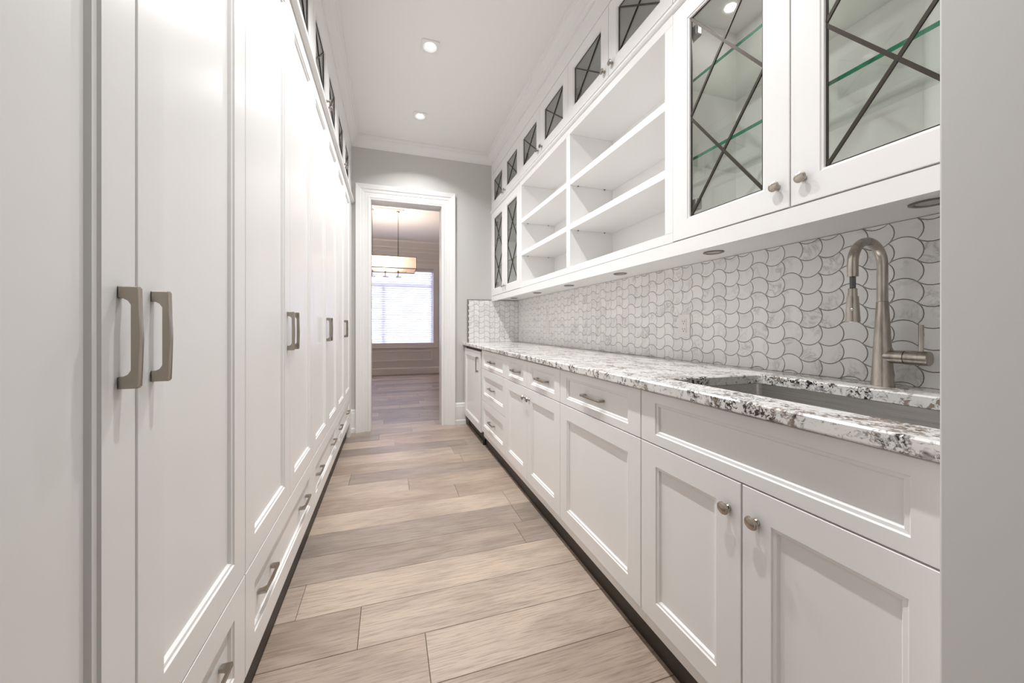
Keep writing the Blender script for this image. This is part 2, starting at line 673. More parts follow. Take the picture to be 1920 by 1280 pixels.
# end wall with the doorway
OX0, OX1, OZ, WT = -0.190, 0.559, 2.402, 0.16
bm = bmesh.new()
outl = [(-3.2, -0.02), (OX0, -0.02), (OX0, OZ), (OX1, OZ), (OX1, -0.02), (3.2, -0.02), (3.2, ZC), (-3.2, ZC)]
struct('wall_end', extrude_poly(outl, 'y', YE, YE + WT), 'wall_paint')
# wall stubs at the pantry entrance
struct('wall_entrance_right', box(0.665, 3.2, 0.10, YN, -0.02, ZC, bev=0.002), 'wall_white')
struct('wall_entrance_left', box(-3.2, XL - 0.012, 0.05, 0.226, -0.02, ZC), 'wall_white')
# unseen hall invented behind the camera: shuts out world light, bounces fill
struct('wall_added_hall_back', box(-3.2, 3.2, -5.2, -5.1, -0.02, ZC), 'wall_white')
struct('wall_added_hall_left', box(-3.2, -3.1, -5.2, 0.1, -0.02, ZC), 'wall_white')
struct('wall_added_hall_right', box(3.1, 3.2, -5.2, 0.1, -0.02, ZC), 'wall_white')
# dining room beyond
struct('wall_dining_left', box(-3.2, -3.1, YE + WT, FARY, -0.02, ZC), 'far_wall')
struct('wall_dining_right', box(3.1, 3.2, YE + WT, FARY, -0.02, ZC), 'far_wall')
WX0, WX1, WZ0, WZ1 = -1.25, 0.99, 0.665, 2.42
bm = bmesh.new()
A = [bm.verts.new((x, FARY, z)) for x, z in ((-3.2, -0.02), (3.2, -0.02), (3.2, ZC), (-3.2, ZC))]
B = [bm.verts.new((x, FARY, z)) for x, z in ((WX0, WZ0), (WX1, WZ0), (WX1, WZ1), (WX0, WZ1))]
for i in range(4):
    bm.faces.new((A[i], A[(i + 1) % 4], B[(i + 1) % 4], B[i]))
r = bmesh.ops.extrude_face_region(bm, geom=bm.faces[:])
bmesh.ops.translate(bm, verts=[g for g in r['geom'] if isinstance(g, bmesh.types.BMVert)], vec=(0, 0.14, 0))
struct('wall_dining_end', bm, 'far_wall')

# crown moulding round the pantry
prof = [(0, 2.912), (0.010, 2.912), (0.012, 2.926), (0.020, 2.932), (0.026, 2.948), (0.044, 2.972), (0.058, 2.984), (0.060, 2.992), (0.072, 2.996), (0.076, 3.006), (0.076, ZC), (0, ZC)]
XFL, XFR = XL - 0.002, XU + 0.002     # frieze faces
bm = bmesh.new()
L_ = []
for o_, z in prof:
    L_.append([bm.verts.new(p) for p in ((XFL + o_, 0.24, z), (XFL + o_, YE - o_, z), (XFR - o_, YE - o_, z), (XFR - o_, 0.27, z))])
n = len(prof)
for i in range(n):
    for j in range(3):
        bm.faces.new((L_[i][j], L_[(i + 1) % n][j], L_[(i + 1) % n][j + 1], L_[i][j + 1]))
bm.faces.new([l[0] for l in L_])
bm.faces.new([l[3] for l in L_])
struct('trim_1', bm, 'trim_paint')

# door casing on the end wall, mitred
cp = [(0, 0.0), (0, 0.014), (0.012, 0.018), (0.02, 0.013), (0.055, 0.012), (0.060, 0.017), (0.085, 0.019), (0.092, 0.026), (0.112, 0.030), (0.130, 0.034), (0.135, 0.034), (0.135, 0.0)]
bm = bmesh.new()
L_ = []
for o_, d in cp:
    y = YE - d
    L_.append([bm.verts.new(p) for p in ((OX0 - o_, y, 0.0), (OX0 - o_, y, OZ + o_), (OX1 + o_, y, OZ + o_), (OX1 + o_, y, 0.0))])
n = len(cp)
for i in range(n):
    for j in range(3):
        bm.faces.new((L_[i][j], L_[(i + 1) % n][j], L_[(i + 1) % n][j + 1], L_[i][j + 1]))
bm.faces.new([l[0] for l in L_])
bm.faces.new([l[3] for l in L_])
struct('trim_2', bm, 'trim_paint')
# jamb lining of the doorway
jt = 0.012
outl = [(OX0 + 0.0, 0.0), (OX0 + jt, 0.0), (OX0 + jt, OZ - jt), (OX1 - jt, OZ - jt), (OX1 - jt, 0.0), (OX1, 0.0), (OX1, OZ), (OX0, OZ)]
struct('trim_3', extrude_poly(outl, 'y', YE - 0.012, YE + WT + 0.012), 'trim_paint')
# baseboards either side of the doorway
bp_ = [(0, 0), (0.022, 0), (0.022, 0.040), (0.016, 0.050), (0.016, 0.195), (0.013, 0.205), (0.013, 0.222), (0.006, 0.232), (0, 0.236)]
struct('baseboard_left', extrude_poly([(YE - d, z) for d, z in bp_], 'x', -0.42, OX0 - 0.135), 'trim_paint')
struct('baseboard_right', extrude_poly([(YE - d, z) for d, z in bp_], 'x', OX1 + 0.135, 0.82), 'trim_paint')

# dining room trim: crown, baseboard, wainscot frame under the window, casing
pc = [(0, 2.86), (0.02, 2.86), (0.025, 2.885), (0.07, 2.945), (0.10, 2.985), (0.11, ZC), (0, ZC)]
struct('trim_4', extrude_poly([(FARY - d, z) for d, z in pc], 'x', -3.1, 3.1), 'trim_paint')
struct('baseboard_far', extrude_poly([(FARY - d, z) for d, z in [(0, 0), (0.02, 0), (0.02, 0.13), (0.006, 0.15), (0, 0.15)]], 'x', -3.1, 3.1), 'trim_paint')


def frame_ring(name, x0, x1, z0, z1, w, y, d, mat, kind=True):
    bm = bmesh.new()
    a = [(x0, z0), (x1, z0), (x1, z1), (x0, z1)]
    i_ = [(x0 + w, z0 + w), (x1 - w, z0 + w), (x1 - w, z1 - w), (x0 + w, z1 - w)]
    R = []
    for pts, yy in ((a, y), (a, y - d), (i_, y - d), (i_, y)):
        R.append([bm.verts.new((px, yy, pz)) for px, pz in pts])
    for q in range(4):
        A_, B_ = R[q], R[(q + 1) % 4]
        for i in range(4):
            bm.faces.new((A_[i], A_[(i + 1) % 4], B_[(i + 1) % 4], B_[i]))
    return struct(name, bm, mat)


frame_ring('trim_5', WX0, WX1 - 0.03, 0.30, 0.53, 0.022, FARY + 0.002, 0.014, 'trim_paint')
frame_ring('trim_6', WX0 - 0.11, WX1 + 0.11, WZ0 - 0.07, WZ1 + 0.11, 0.115, FARY + 0.002, 0.03, 'trim_paint')
frame_ring('trim_7', -2.9, 2.9, 2.60, 2.80, 0.02, FARY + 0.002, 0.012, 'trim_paint')
frame_ring('trim_8', WX1 + 0.20, 2.8, 0.30, 0.53, 0.022, FARY + 0.002, 0.014, 'trim_paint')

# the window: sash, meeting rail, panes
win = frame_ring('window_1', WX0 - 0.003, WX1 + 0.003, WZ0 - 0.003, WZ1 + 0.003, 0.05, FARY + 0.125, 0.05, 'trim_paint')
obj('meeting_rail', box(WX0 + 0.04, WX1 - 0.04, FARY + 0.08, FARY + 0.12, 2.0, 2.05), 'trim_paint', win)
obj('mullion', box(-0.15, -0.10, FARY + 0.08, FARY + 0.12, WZ0 + 0.045, 2.0), 'trim_paint', win)
for z0, z1 in ((WZ0 + 0.045, 2.0), (2.05, WZ1 - 0.045)):
    obj('pane', box(WX0 + 0.045, WX1 - 0.045, FARY + 0.098, FARY + 0.102, z0, z1), 'window_glass', win)

# ------------------------------------------------------------------ tall pantry cabinets (left)
LY = [0.232, 0.666, 1.086, 1.525, 1.956, 2.39, 2.825, 3.26, 3.70]
LZ0, LZS, LZ1 = 0.142, 0.421, 2.331
TALL = ['tall white two-door cabinet at the pantry entrance', 'tall white two-door cabinet second from the pantry entrance',
        'tall white two-door cabinet third from the pantry entrance', 'tall white two-door cabinet closest to the doorway casing']
for u in range(4):
    ya, ym, yb = LY[2 * u:2 * u + 3]
    t = thing('tall_cabinet', TALL[u] + ', over one wide drawer', 'cabinet', (XL - 0.3, (ya + yb) / 2, 0), 'tall pantry cabinets')
    obj('carcass', box(WALLL + 0.002, XL - 0.0205, ya + 0.0005, yb - 0.0005, LZ0, LZ1), 'cabinet_paint', t)
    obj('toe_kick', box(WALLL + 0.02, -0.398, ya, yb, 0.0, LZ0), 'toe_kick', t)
    for a, b_, hy in ((ya, ym, ym - 0.035), (ym, yb, ym + 0.037)):
        d = obj('door', panel_front(1, XL, a, b_, LZS, LZ1), 'cabinet_paint', t)
        add_pull(d, 1, XL, hy, 1.060, True)
    d = obj('drawer', panel_front(1, XL, ya, yb, LZ0, LZS), 'cabinet_paint', t)
    q = (yb - ya) / 4
    for hy in (ya + q * 0.85, yb - q * 0.85):
        add_pull(d, 1, XL - 0.009, hy, (LZ0 + LZS) / 2 + 0.005, False, PULL_D)
# ledge moulding above the tall doors and filler at the doorway
lp = [(WALLL + 0.05, LZ1 + 0.001), (XL + 0.004, LZ1 + 0.001), (XL + 0.010, LZ1 + 0.008), (XL + 0.022, LZ1 + 0.012), (XL + 0.024, LZ1 + 0.024), (XL + 0.014, LZ1 + 0.032), (XL + 0.006, LZ1 + 0.048), (WALLL + 0.05, LZ1 + 0.048)]
tag(obj('ledge_moulding', extrude_poly(lp, 'y', 0.233, YE - 0.001), 'cabinet_paint'), 'white ledge moulding running between tall doors and small glass doors', 'moulding')
tag(obj('filler_panel', box(WALLL + 0.05, XL - 0.003, 3.7005, YE - 0.001, 0.0, LZ1 + 0.0), 'cabinet_paint'), 'narrow white filler panel between tall cabinets and end wall', 'panel')
# transom cabinets left
TZ0, TZ1 = 2.402, 2.787
FWT = 0.066
TL = ['small white glass-door cabinet above first tall cabinet from the entrance', 'small white glass-door cabinet above second tall cabinet from the entrance',
      'small white glass-door cabinet above third tall cabinet from the entrance', 'small white glass-door cabinet above tall cabinet closest to the doorway']
for u in range(4):
    ya, ym, yb = LY[2 * u:2 * u + 3]
    t = thing('transom_cabinet', TL[u], 'cabinet', (XL - 0.2, (ya + yb) / 2, LZ1 + 0.05), 'small glass cabinets above the tall cabinets')
    obj('carcass', hollow(1, XL - 0.0205, ya, yb, LZ1 + 0.0485, TZ1 + 0.004, 0.36), 'cabinet_paint', t)
    for a, b_, ky in ((ya, ym, ym - 0.034), (ym, yb, ym + 0.034)):
        glass_door(t, 1, XL, a, b_, LZ1 + 0.052, TZ1, FWT, 1, ky, LZ1 + 0.12)
tag(obj('frieze_board', box(WALLL + 0.06, XL - 0.002, 0.233, YE - 0.001, TZ1 + 0.005, ZC - 0.002), 'cabinet_paint'), 'white frieze board above glass doors over tall cabinets', 'board')
tag(obj('filler_panel', box(WALLL + 0.06, XL - 0.003, 3.7005, YE - 0.001, LZ1 + 0.049, TZ1 + 0.004), 'cabinet_paint'), 'narrow white filler beside glass doors in the corner above tall cabinets', 'panel')

# ------------------------------------------------------------------ base cabinets (right)
BZ0, BZS, BZ1 = 0.137, 0.703, 0.868
BC = 0.085          # underside of the boxes


def base_box(t, ya, yb, top=BZ1 + 0.003):
    obj('carcass', box(XR + 0.0205, WALLR - 0.03, ya + 0.0004, yb - 0.0004, BC, top), 'cabinet_paint', t)
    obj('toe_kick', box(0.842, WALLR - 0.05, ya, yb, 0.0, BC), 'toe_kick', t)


# sink cabinet
ya, ym, yb = 0.281, 0.631, 0.981
t = thing('sink_cabinet', 'white base cabinet below the steel sink, two knobbed doors under false front', 'cabinet', (XR + 0.3, ym, 0))
obj('carcass', hollow(-1, XR + 0.0205, ya, yb, BC, 0.655, 0.58, 0.054), 'cabinet_paint', t)
obj('apron_rail', box(XR + 0.0205, XR + 0.036, ya + 0.001, yb - 0.001, 0.655, BZ1 + 0.003), 'cabinet_paint', t)
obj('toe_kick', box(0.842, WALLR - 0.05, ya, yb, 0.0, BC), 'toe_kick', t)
obj('false_front', panel_front(-1, XR, ya, yb, BZS, BZ1, 0.064, 0.031), 'cabinet_paint', t)
for a, b_, ky in ((ya, ym, ym - 0.036), (ym, yb, ym + 0.034)):
    d = obj('door', panel_front(-1, XR, a, b_, BZ0, BZS), 'cabinet_paint', t)
    add_knob(d, -1, XR, ky, 0.630)
# drawer over one big panel
ya, yb = 0.981, 1.561
t = thing('base_cabinet', 'white base cabinet beside sink cabinet, one drawer above a single wide panel', 'cabinet', (XR + 0.3, (ya + yb) / 2, 0))
base_box(t, ya, yb)
d = obj('drawer', panel_front(-1, XR, ya, yb, BZS, BZ1, 0.064, 0.031), 'cabinet_paint', t)
add_pull(d, -1, XR + 0.009, (ya + yb) / 2 + 0.005, (BZS + BZ1) / 2 - 0.004, False, PULL_L)
obj('door', panel_front(-1, XR, ya, yb, BZ0, BZS), 'cabinet_paint', t)
# two drawers over two doors
ya, ym, yb = 1.561, 1.995, 2.405
t = thing('base_cabinet', 'white base cabinet with two small drawers above two knobbed doors', 'cabinet', (XR + 0.3, ym, 0))
base_box(t, ya, yb)
for a, b_, ky in ((ya, ym, ym - 0.036), (ym, yb, ym + 0.036)):
    d = obj('drawer', panel_front(-1, XR, a, b_, BZS, BZ1, 0.062, 0.031), 'cabinet_paint', t)
    add_pull(d, -1, XR + 0.009, (a + b_) / 2 + 0.005, (BZS + BZ1) / 2 - 0.004, False, PULL_L)
    d = obj('door', panel_front(-1, XR, a, b_, BZ0, BZS), 'cabinet_paint', t)
    add_knob(d, -1, XR, ky, 0.640)
# three drawers
ya, yb = 2.405, 3.088
t = thing('drawer_cabinet', 'white base cabinet with three stacked drawers beside the panelled fridge', 'cabinet', (XR + 0.3, (ya + yb) / 2, 0))
base_box(t, ya, yb)
for z0, z1, fh in ((BZS, BZ1, 0.031), (0.419, BZS, 0.062), (BZ0, 0.419, 0.062)):
    d = obj('drawer', panel_front(-1, XR, ya, yb, z0, z1, 0.066, fh), 'cabinet_paint', t)
    add_pull(d, -1, XR + 0.009, (ya + yb) / 2 + 0.03, (z0 + z1) / 2 - 0.004, False, PULL_L)
# panelled undercounter fridge
ya, yb = 3.118, 3.826
t = thing('undercounter_fridge', 'undercounter fridge behind white panel door with upright pull', 'fridge', (XR + 0.3, (ya + yb) / 2, 0))
obj('body', box(XR + 0.022, WALLR - 0.05, 3.090, 3.834, 0.10, BZ1), 'black_gap', t)
obj('base_grille', box(0.846, WALLR - 0.06, 3.090, 3.834, 0.0, 0.0995), 'toe_kick', t)
obj('foot', lathe([(0.018, 0.0), (0.018, 0.085), (0.01, 0.1)], 12), 'black_metal', t).location = Vector((0.835, 3.11, 0.0)) - wloc(t)
d = obj('door', panel_front(-1, XR - 0.004, ya, yb, 0.108, 0.848), 'cabinet_paint', t)
add_pull(d, -1, XR - 0.004, 3.215, 0.722, True)
tag(obj('end_panel', box(0.86, WALLR - 0.05, 3.8355, YE - 0.001, 0.0, ZB - 0.001), 'cabinet_paint'), 'narrow white end panel between fridge and end wall', 'panel')

# ------------------------------------------------------------------ countertop slabs, sink
CXF, CXB = 0.780, 1.4455


def rrect(x0, x1, y0, y1, r_, seg=4):
    pts = []
    for cx_, cy_, a0 in ((x1 - r_, y1 - r_, 0), (x0 + r_, y1 - r_, PI / 2), (x0 + r_, y0 + r_, PI), (x1 - r_, y0 + r_, 1.5 * PI)):
        for k_ in range(seg + 1):
            a = a0 + k_ * PI / 2 / seg
            pts.append((cx_ + r_ * math.cos(a), cy_ + r_ * math.sin(a)))
    return pts


def slab(x0, x1, y0, y1, z0, z1, hole=None, ch=0.004):
    bm = bmesh.new()
    tops, bots = [], []

    def loop(pts, z):
        return [bm.verts.new((p[0], p[1], z)) for p in pts]

    def ring(a, b_):
        for i in range(len(a)):
            bm.faces.new((a[i], a[(i + 1) % len(a)], b_[(i + 1) % len(b_)], b_[i]))
    o1 = [(x0, y0), (x1, y0), (x1, y1), (x0, y1)]
    o2 = [(x0 + ch, y0 + ch * .4), (x1, y0 + ch * .4), (x1, y1 - ch * .4), (x0 + ch, y1 - ch * .4)]
    T, S1, S0, B_ = loop(o2, z1), loop(o1, z1 - ch), loop(o1, z0 + ch), loop(o2, z0)
    ring(T, S1); ring(S1, S0); ring(S0, B_)
    te = [bm.edges.get((T[i], T[(i + 1) % 4])) for i in range(4)]
    be = [bm.edges.get((B_[i], B_[(i + 1) % 4])) for i in range(4)]
    if hole:
        hx0, hx1, hy0, hy1, hr = hole
        h1 = rrect(hx0, hx1, hy0, hy1, hr)
        h2 = rrect(hx0 - ch, hx1 + ch, hy0 - ch, hy1 + ch, hr + ch)
        HT, H1, H0 = loop(h2, z1), loop(h1, z1 - ch), loop(h1, z0)
        ring(HT, H1); ring(H1, H0)
        nn = len(h1)
        te += [bm.edges.get((HT[i], HT[(i + 1) % nn])) for i in range(nn)]
        be += [bm.edges.get((H0[i], H0[(i + 1) % nn])) for i in range(nn)]
    bmesh.ops.triangle_fill(bm, use_beauty=True, edges=te)
    bmesh.ops.triangle_fill(bm, use_beauty=True, edges=be)
    return bm


SX0, SX1, SY0, SY1 = 0.884, 1.276, 0.325, 0.940
tag(obj('countertop', slab(CXF + 0.003, CXB, 1.5675, YE - 0.0005, ZB, ZT), 'granite'), 'speckled white granite countertop section above the drawers and fridge', 'countertop')
tag(obj('countertop', slab(CXF, CXB, YN - 0.02, 1.5665, ZB - 0.002, ZT + 0.0005, (SX0, SX1, SY0, SY1, 0.014)), 'granite'), 'speckled white granite countertop section cut out around the steel sink', 'countertop')

bm = bmesh.new()
rings = []
for e_, z, rr_ in ((0.022, ZB - 0.003, 0.035), (0.0, ZB - 0.003, 0.016), (0.0, ZB - 0.010, 0.016), (-0.004, 0.69, 0.016), (-0.012, 0.672, 0.02), (-0.03, 0.665, 0.03)):
    rings.append([bm.verts.new((p[0], p[1], z)) for p in rrect(SX0 - e_, SX1 + e_, SY0 - e_, SY1 + e_, rr_)])
for a, b_ in zip(rings, rings[1:]):
    nn = len(a)
    for i in range(nn):
        bm.faces.new((a[i], a[(i + 1) % nn], b_[(i + 1) % nn], b_[i]))
bm.faces.new(rings[-1])
sk = thing('sink', 'stainless steel undermount sink set into the granite counter', 'sink', ((SX0 + SX1) / 2, (SY0 + SY1) / 2, 0.665))
obj('basin', bm, 'brushed_steel', sk, True)
dr = lathe([(0.045, 0.0), (0.045, 0.003), (0.036, 0.004), (0.030, 0.001), (0.0005, 0.001)], 24)
obj('drain', shift(dr, ((SX0 + SX1) / 2 + 0.04, (SY0 + SY1) / 2, 0.6655)), 'chrome', sk, True)

# ------------------------------------------------------------------ faucet
FX, FY = 1.374, 0.652
fa = thing('faucet', 'brushed nickel gooseneck faucet with pull-down spray head behind the sink', 'faucet', (FX, FY, ZT))
obj('body', shift(lathe([(0.0250, ZT), (0.0250, ZT + 0.003), (0.0244, ZT + 0.004), (0.0190, ZT + 0.11), (0.0128, 1.1475), (0.0122, 1.1488)], 32), (FX, FY, 0)), 'faucet_nickel', fa, True)
R_, zc = 0.0655, 1.2530
path = [(FX, FY, 1.1495), (FX, FY, 1.19), (FX, FY, 1.225)]
for k in range(0, 19):
    a = PI * k / 18
    path.append((FX - R_ + R_ * math.cos(a), FY, zc + R_ * math.sin(a)))
path += [(FX - 2 * R_, FY, 1.230), (FX - 2 * R_, FY, 1.216)]
obj('spout', tube(path, [0.0118] * len(path), 28), 'faucet_nickel', fa, True)
SXh = FX - 2 * R_
obj('hose', tube([(SXh, FY, 1.225), (SXh, FY, 1.175)], 0.0064, 18), 'hose_grey', fa, True)
hd = obj('spray_head', shift(lathe([(0.0115, 1.0905), (0.0148, 1.0885), (0.0157, 1.0895), (0.0123, 1.160), (0.0103, 1.1605), (0.0103, 1.1625), (0.0098, 1.164), (0.0100, 1.170), (0.0096, 1.172), (0.0096, 1.182), (0.0066, 1.184)], 28), (SXh, FY, 0)), 'faucet_nickel', fa, True)
bm = bmesh.new()
bmesh.ops.create_uvsphere(bm, u_segments=14, v_segments=10, radius=0.0040)
obj('button', shift(bm, (SXh - 0.0125, FY - 0.0055, 1.124)), 'chrome', hd, True)
hz = 0.990
hb = obj('handle_base', shift(lathe([(0.0185, 0.0), (0.0185, -0.0475), (0.0165, -0.048), (0.0165, -0.0495), (0.0190, -0.050), (0.0195, -0.051), (0.0195, -0.0935), (0.0185, -0.0945)], 28, 'y'), (FX, FY - 0.0, hz)), 'faucet_nickel', fa, True)
obj('lever', tube([(FX, FY - 0.078, hz + 0.012), (FX, FY - 0.078, hz + 0.050), (FX, FY - 0.078, hz + 0.0905)], [0.0049, 0.0051, 0.0053], 18), 'faucet_nickel', fa, True)

# ------------------------------------------------------------------ marble backsplash
TP, TQ = 0.0606, 0.0606         # tile pitch along the wall and up it
TTOP = 1.386
TBOT = ZT + 0.0012

SAG = 0.207


def arc(p, q, side, seg=6):
    """points from p to q (q excluded) on a quarter-circle arc bulging by the vector side"""
    out = []
    for k_ in range(seg):
        t_ = k_ / seg
        ang = (t_ - 0.5) * PI / 2
        along = 0.5 + math.sin(ang) / (2 * math.sin(PI / 4))
        bul = (math.cos(ang) - math.cos(PI / 4)) / (2 * math.sin(PI / 4))
        out.append((p[0] + (q[0] - p[0]) * along + side[0] * bul, p[1] + (q[1] - p[1]) * along + side[1] * bul))
    return out


def cell(up):
    """tile outline about its cell centre in (u to the right, v up)"""
    a, b_ = TP / 2, TQ / 2
    s_ = TQ if up else -TQ
    o_ = arc((-a, -b_), (a, -b_), (0, s_)) + arc((a, -b_), (a, b_), (TP, 0)) + arc((a, b_), (-a, b_), (0, s_)) + arc((-a, b_), (-a, -b_), (TP, 0))
    cu, cv = TP * 0.0, 0.0
    # shrink a little for the grout
    n_ = len(o_)
    res = []
    for i in range(n_):
        p, q = Vector(o_[i - 1]), Vector(o_[(i + 1) % n_])
        d_ = (q - p).normalized()
        res.append((o_[i][0] - d_.y * 0.0012, o_[i][1] + d_.x * 0.0012))
    return res


def clip(poly, axis, lim, keep_less):
    out = []
    for i in range(len(poly)):
        p, q = poly[i - 1], poly[i]
        ip = (p[axis] <= lim) == keep_less
        iq = (q[axis] <= lim) == keep_less
        if ip != iq:
            t_ = (lim - p[axis]) / (q[axis] - p[axis])
            out.append((p[0] + (q[0] - p[0]) * t_, p[1] + (q[1] - p[1]) * t_))
        if iq:
            out.append(q)
    return out


TH = 0.005


def tile_bm(polys, to3, bm=None):
    """prisms with an eased front edge; to3(u, v, depth) -> point, depth 0 at the face"""
    bm = bm or bmesh.new()
    for po in polys:
        if len(po) < 3:
            continue
        cu = sum(p[0] for p in po) / len(po)
        cv = sum(p[1] for p in po) / len(po)
        f_ = [bm.verts.new(to3(cu + (p[0] - cu) * 0.978, cv + (p[1] - cv) * 0.978, 0.0)) for p in po]
        m_ = [bm.verts.new(to3(p[0], p[1], 0.0008)) for p in po]
        k_ = [bm.verts.new(to3(p[0], p[1], TH)) for p in po]
        nn = len(po)
        bm.faces.new(f_)
        for i in range(nn):
            bm.faces.new((f_[i], f_[(i + 1) % nn], m_[(i + 1) % nn], m_[i]))
            bm.faces.new((m_[i], m_[(i + 1) % nn], k_[(i + 1) % nn], k_[i]))
    return bm


def is_up(n_):
    return n_ % 5 in (1, 3)


CELLS = {True: cell(True), False: cell(False)}
lens_top = None


def backsplash(name, label, u_of, to3, n0, n1, u_lo, u_hi, back_bm, n_single):
    """columns n0..n1; u_of(n) gives the cell's left edge; to3 maps (u,v,depth) to the room"""
    t_ = tag(obj(name, back_bm, 'grout'), label, 'backsplash')
    proto = {}
    rest = bmesh.new()
    count = 0
    cols = sorted(range(n0, n1 + 1))
    nrow = int(math.ceil((TTOP - TBOT) / TQ))
    for n_ in cols:
        u0 = u_of(n_)
        for rw in range(-1, nrow + 1):
            vc = TTOP - (rw + 0.5) * TQ
            up = is_up(n_)
            po = [(p[0] + u0 + TP / 2, p[1] + vc) for p in CELLS[up]]
            whole = True
            for ax, lim, less in ((1, TTOP - 0.001, True), (1, TBOT, False), (0, u_hi, True), (0, u_lo, False)):
                if any((p[ax] <= lim) != less for p in po):
                    whole = False
                    po = clip(po, ax, lim, less)
                    if len(po) < 3:
                        break
            if len(po) < 3:
                continue
            size = (max(p[0] for p in po) - min(p[0] for p in po)) * (max(p[1] for p in po) - min(p[1] for p in po))
            if size < 3e-5:
                continue
            if count < n_single and size > 8e-4:
                count += 1
                cu, cv = u0 + TP / 2, vc
                c3 = Vector(to3(cu, cv, 0))
                if whole:
                    if up not in proto:
                        bm_ = tile_bm([CELLS[up]], lambda a, b2, d_: Vector(to3(a + cu, b2 + cv, d_)) - c3)
                        proto[up] = mesh_of('tile', bm_, 'marble_tile')
                    place('tile', proto[up], t_, c3)
                else:
                    bm_ = tile_bm([[(p[0] - cu, p[1] - cv) for p in po]], lambda a, b2, d_: Vector(to3(a + cu, b2 + cv, d_)) - c3)
                    place('tile', mesh_of('tile', bm_, 'marble_tile'), t_, c3)
            else:
                tile_bm([po], to3, rest)
    if rest.verts:
        o_ = obj('tile_field', rest, 'marble_tile', t_)
        o_['kind'] = 'stuff'
    return t_


YV = 0.8503          # a tile corner on the long wall; u runs towards the camera
back = box(XW + 0.0022, WALLR - 0.0005, YN, YE - 0.011, ZT + 0.0008, TTOP)
backsplash('backsplash', 'white marble scallop tile backsplash along the long counter wall', lambda n_: -(YV + (n_ + 1) * TP),
           lambda u, v, d_: (XW + d_, -u, v), -10, 50, -(YE - 0.0115), -YN, back, 300)
back = box(0.838, XW + 0.002, YE - 0.0085, YE - 0.0002, ZT + 0.0008, 1.378)
TTOP_KEEP = TTOP
TTOP = 1.3765
backsplash('backsplash', 'short return of marble scallop tiles on the end wall beside the casing', lambda n_: 0.8405 + n_ * TP,
           lambda u, v, d_: (u, YE - 0.0105 + d_, v), 0, 10, 0.8405, XW - 0.0005, back, 120)
TTOP = TTOP_KEEP
outl = [(0.8335, ZT + 0.001), (0.8375, ZT + 0.001), (0.8375, 1.3785), (1.115, 1.3785), (1.115, 1.3825), (0.8335, 1.3825)]
tag(obj('tile_edge_strip', extrude_poly(outl, 'y', YE - 0.012, YE - 0.0005), 'tile_edge_trim'), 'thin grey metal strip edging the short tile return', 'trim')

# wall plates
def plate(y, z, label, sockets):
    t_ = thing('wall_outlet' if sockets else 'wall_switch', label, 'outlet' if sockets else 'switch', (XW, y, z))
    obj('cover_plate', box(XW - 0.006, XW + 0.001, y - 0.037, y + 0.037, z - 0.059, z + 0.059, bev=0.002), 'plastic_white', t_)
    ins = obj('insert', box(XW - 0.0085, XW - 0.004, y - 0.0165, y + 0.0165, z - 0.0335, z + 0.0335, bev=0.001), 'plastic_white', t_)
    if sockets:
        for zz in (z + 0.018, z - 0.02):
            for dy, dz, w_, h_ in ((0.0065, 0.004, 0.0022, 0.007), (-0.0065, 0.004, 0.0026, 0.008), (0, -0.007, 0.0045, 0.0045)):
                obj('slot', box(XW - 0.0089, XW - 0.0080, y + dy - w_ / 2, y + dy + w_ / 2, zz + dz - h_ / 2, zz + dz + h_ / 2), 'slot_dark', ins)


plate(1.432, 1.081, 'white double electrical outlet on marble tiles left of the sink', True)
plate(3.045, 1.074, 'white wall switch plate on the marble tiles above the drawer cabinet', False)

# ------------------------------------------------------------------ wall cabinets (right)
UY = [0.2855, 0.729, 1.1725, 1.616, 2.0595, 2.503, 2.9465, 3.39, 3.8335]
UZ0, UZ1 = 1.4225, 2.357
DEP = WALLR - (XU + 0.0205) - 0.001
FWG = 0.072


def glass_cabinet(i0, label, lit):
    ya, ym, yb = UY[i0:i0 + 3]
    t_ = thing('glass_cabinet', label, 'cabinet', (XU + 0.15, ym, UZ0))
    obj('carcass', hollow(-1, XU + 0.0205, ya, yb, UZ0, UZ1 + 0.003, DEP), 'cabinet_paint', t_)
    for a, b_, ky in ((ya, ym, ym - 0.036), (ym, yb, ym + 0.034)):
        glass_door(t_, -1, XU, a, b_, UZ0, UZ1, FWG, 2, ky, 1.493)
    for z in (1.744, 2.055):
        bm_ = box(XU + 0.045, WALLR - 0.014, ya + 0.02, yb - 0.02, z - 0.006, z + 0.006)
        me_ = mesh_of('glass_shelf', bm_, ['shelf_glass', 'green_glass_edge'])
        for p in me_.polygons:
            if abs(p.normal.z) < 0.5 and p.normal.x < -0.5:
                p.material_index = 1
        place('glass_shelf', me_, t_, (0, 0, 0))
    if lit:
        for y, e in ((ym + 0.24, ''), (ym - 0.24, '_offscreen')):
            pk = obj('interior_lamp' + e, shift(lathe([(0.0345, 0.0), (0.0345, -0.004), (0.030, -0.005), (0.030, 0.0)], 24), (1.29, y, UZ1 - 0.0155)), 'nickel', t_, True)
            obj('lens' + e, shift(lathe([(0.0005, -0.003), (0.030, -0.003), (0.030, -0.001), (0.0005, -0.001)], 24), (1.29, y, UZ1 - 0.0155)), 'puck_lens_lit', pk)
    return t_


glass_cabinet(0, 'white wall cabinet with leaded glass doors above the sink', True)
glass_cabinet(6, 'white wall cabinet with leaded glass doors in the corner above the fridge', False)

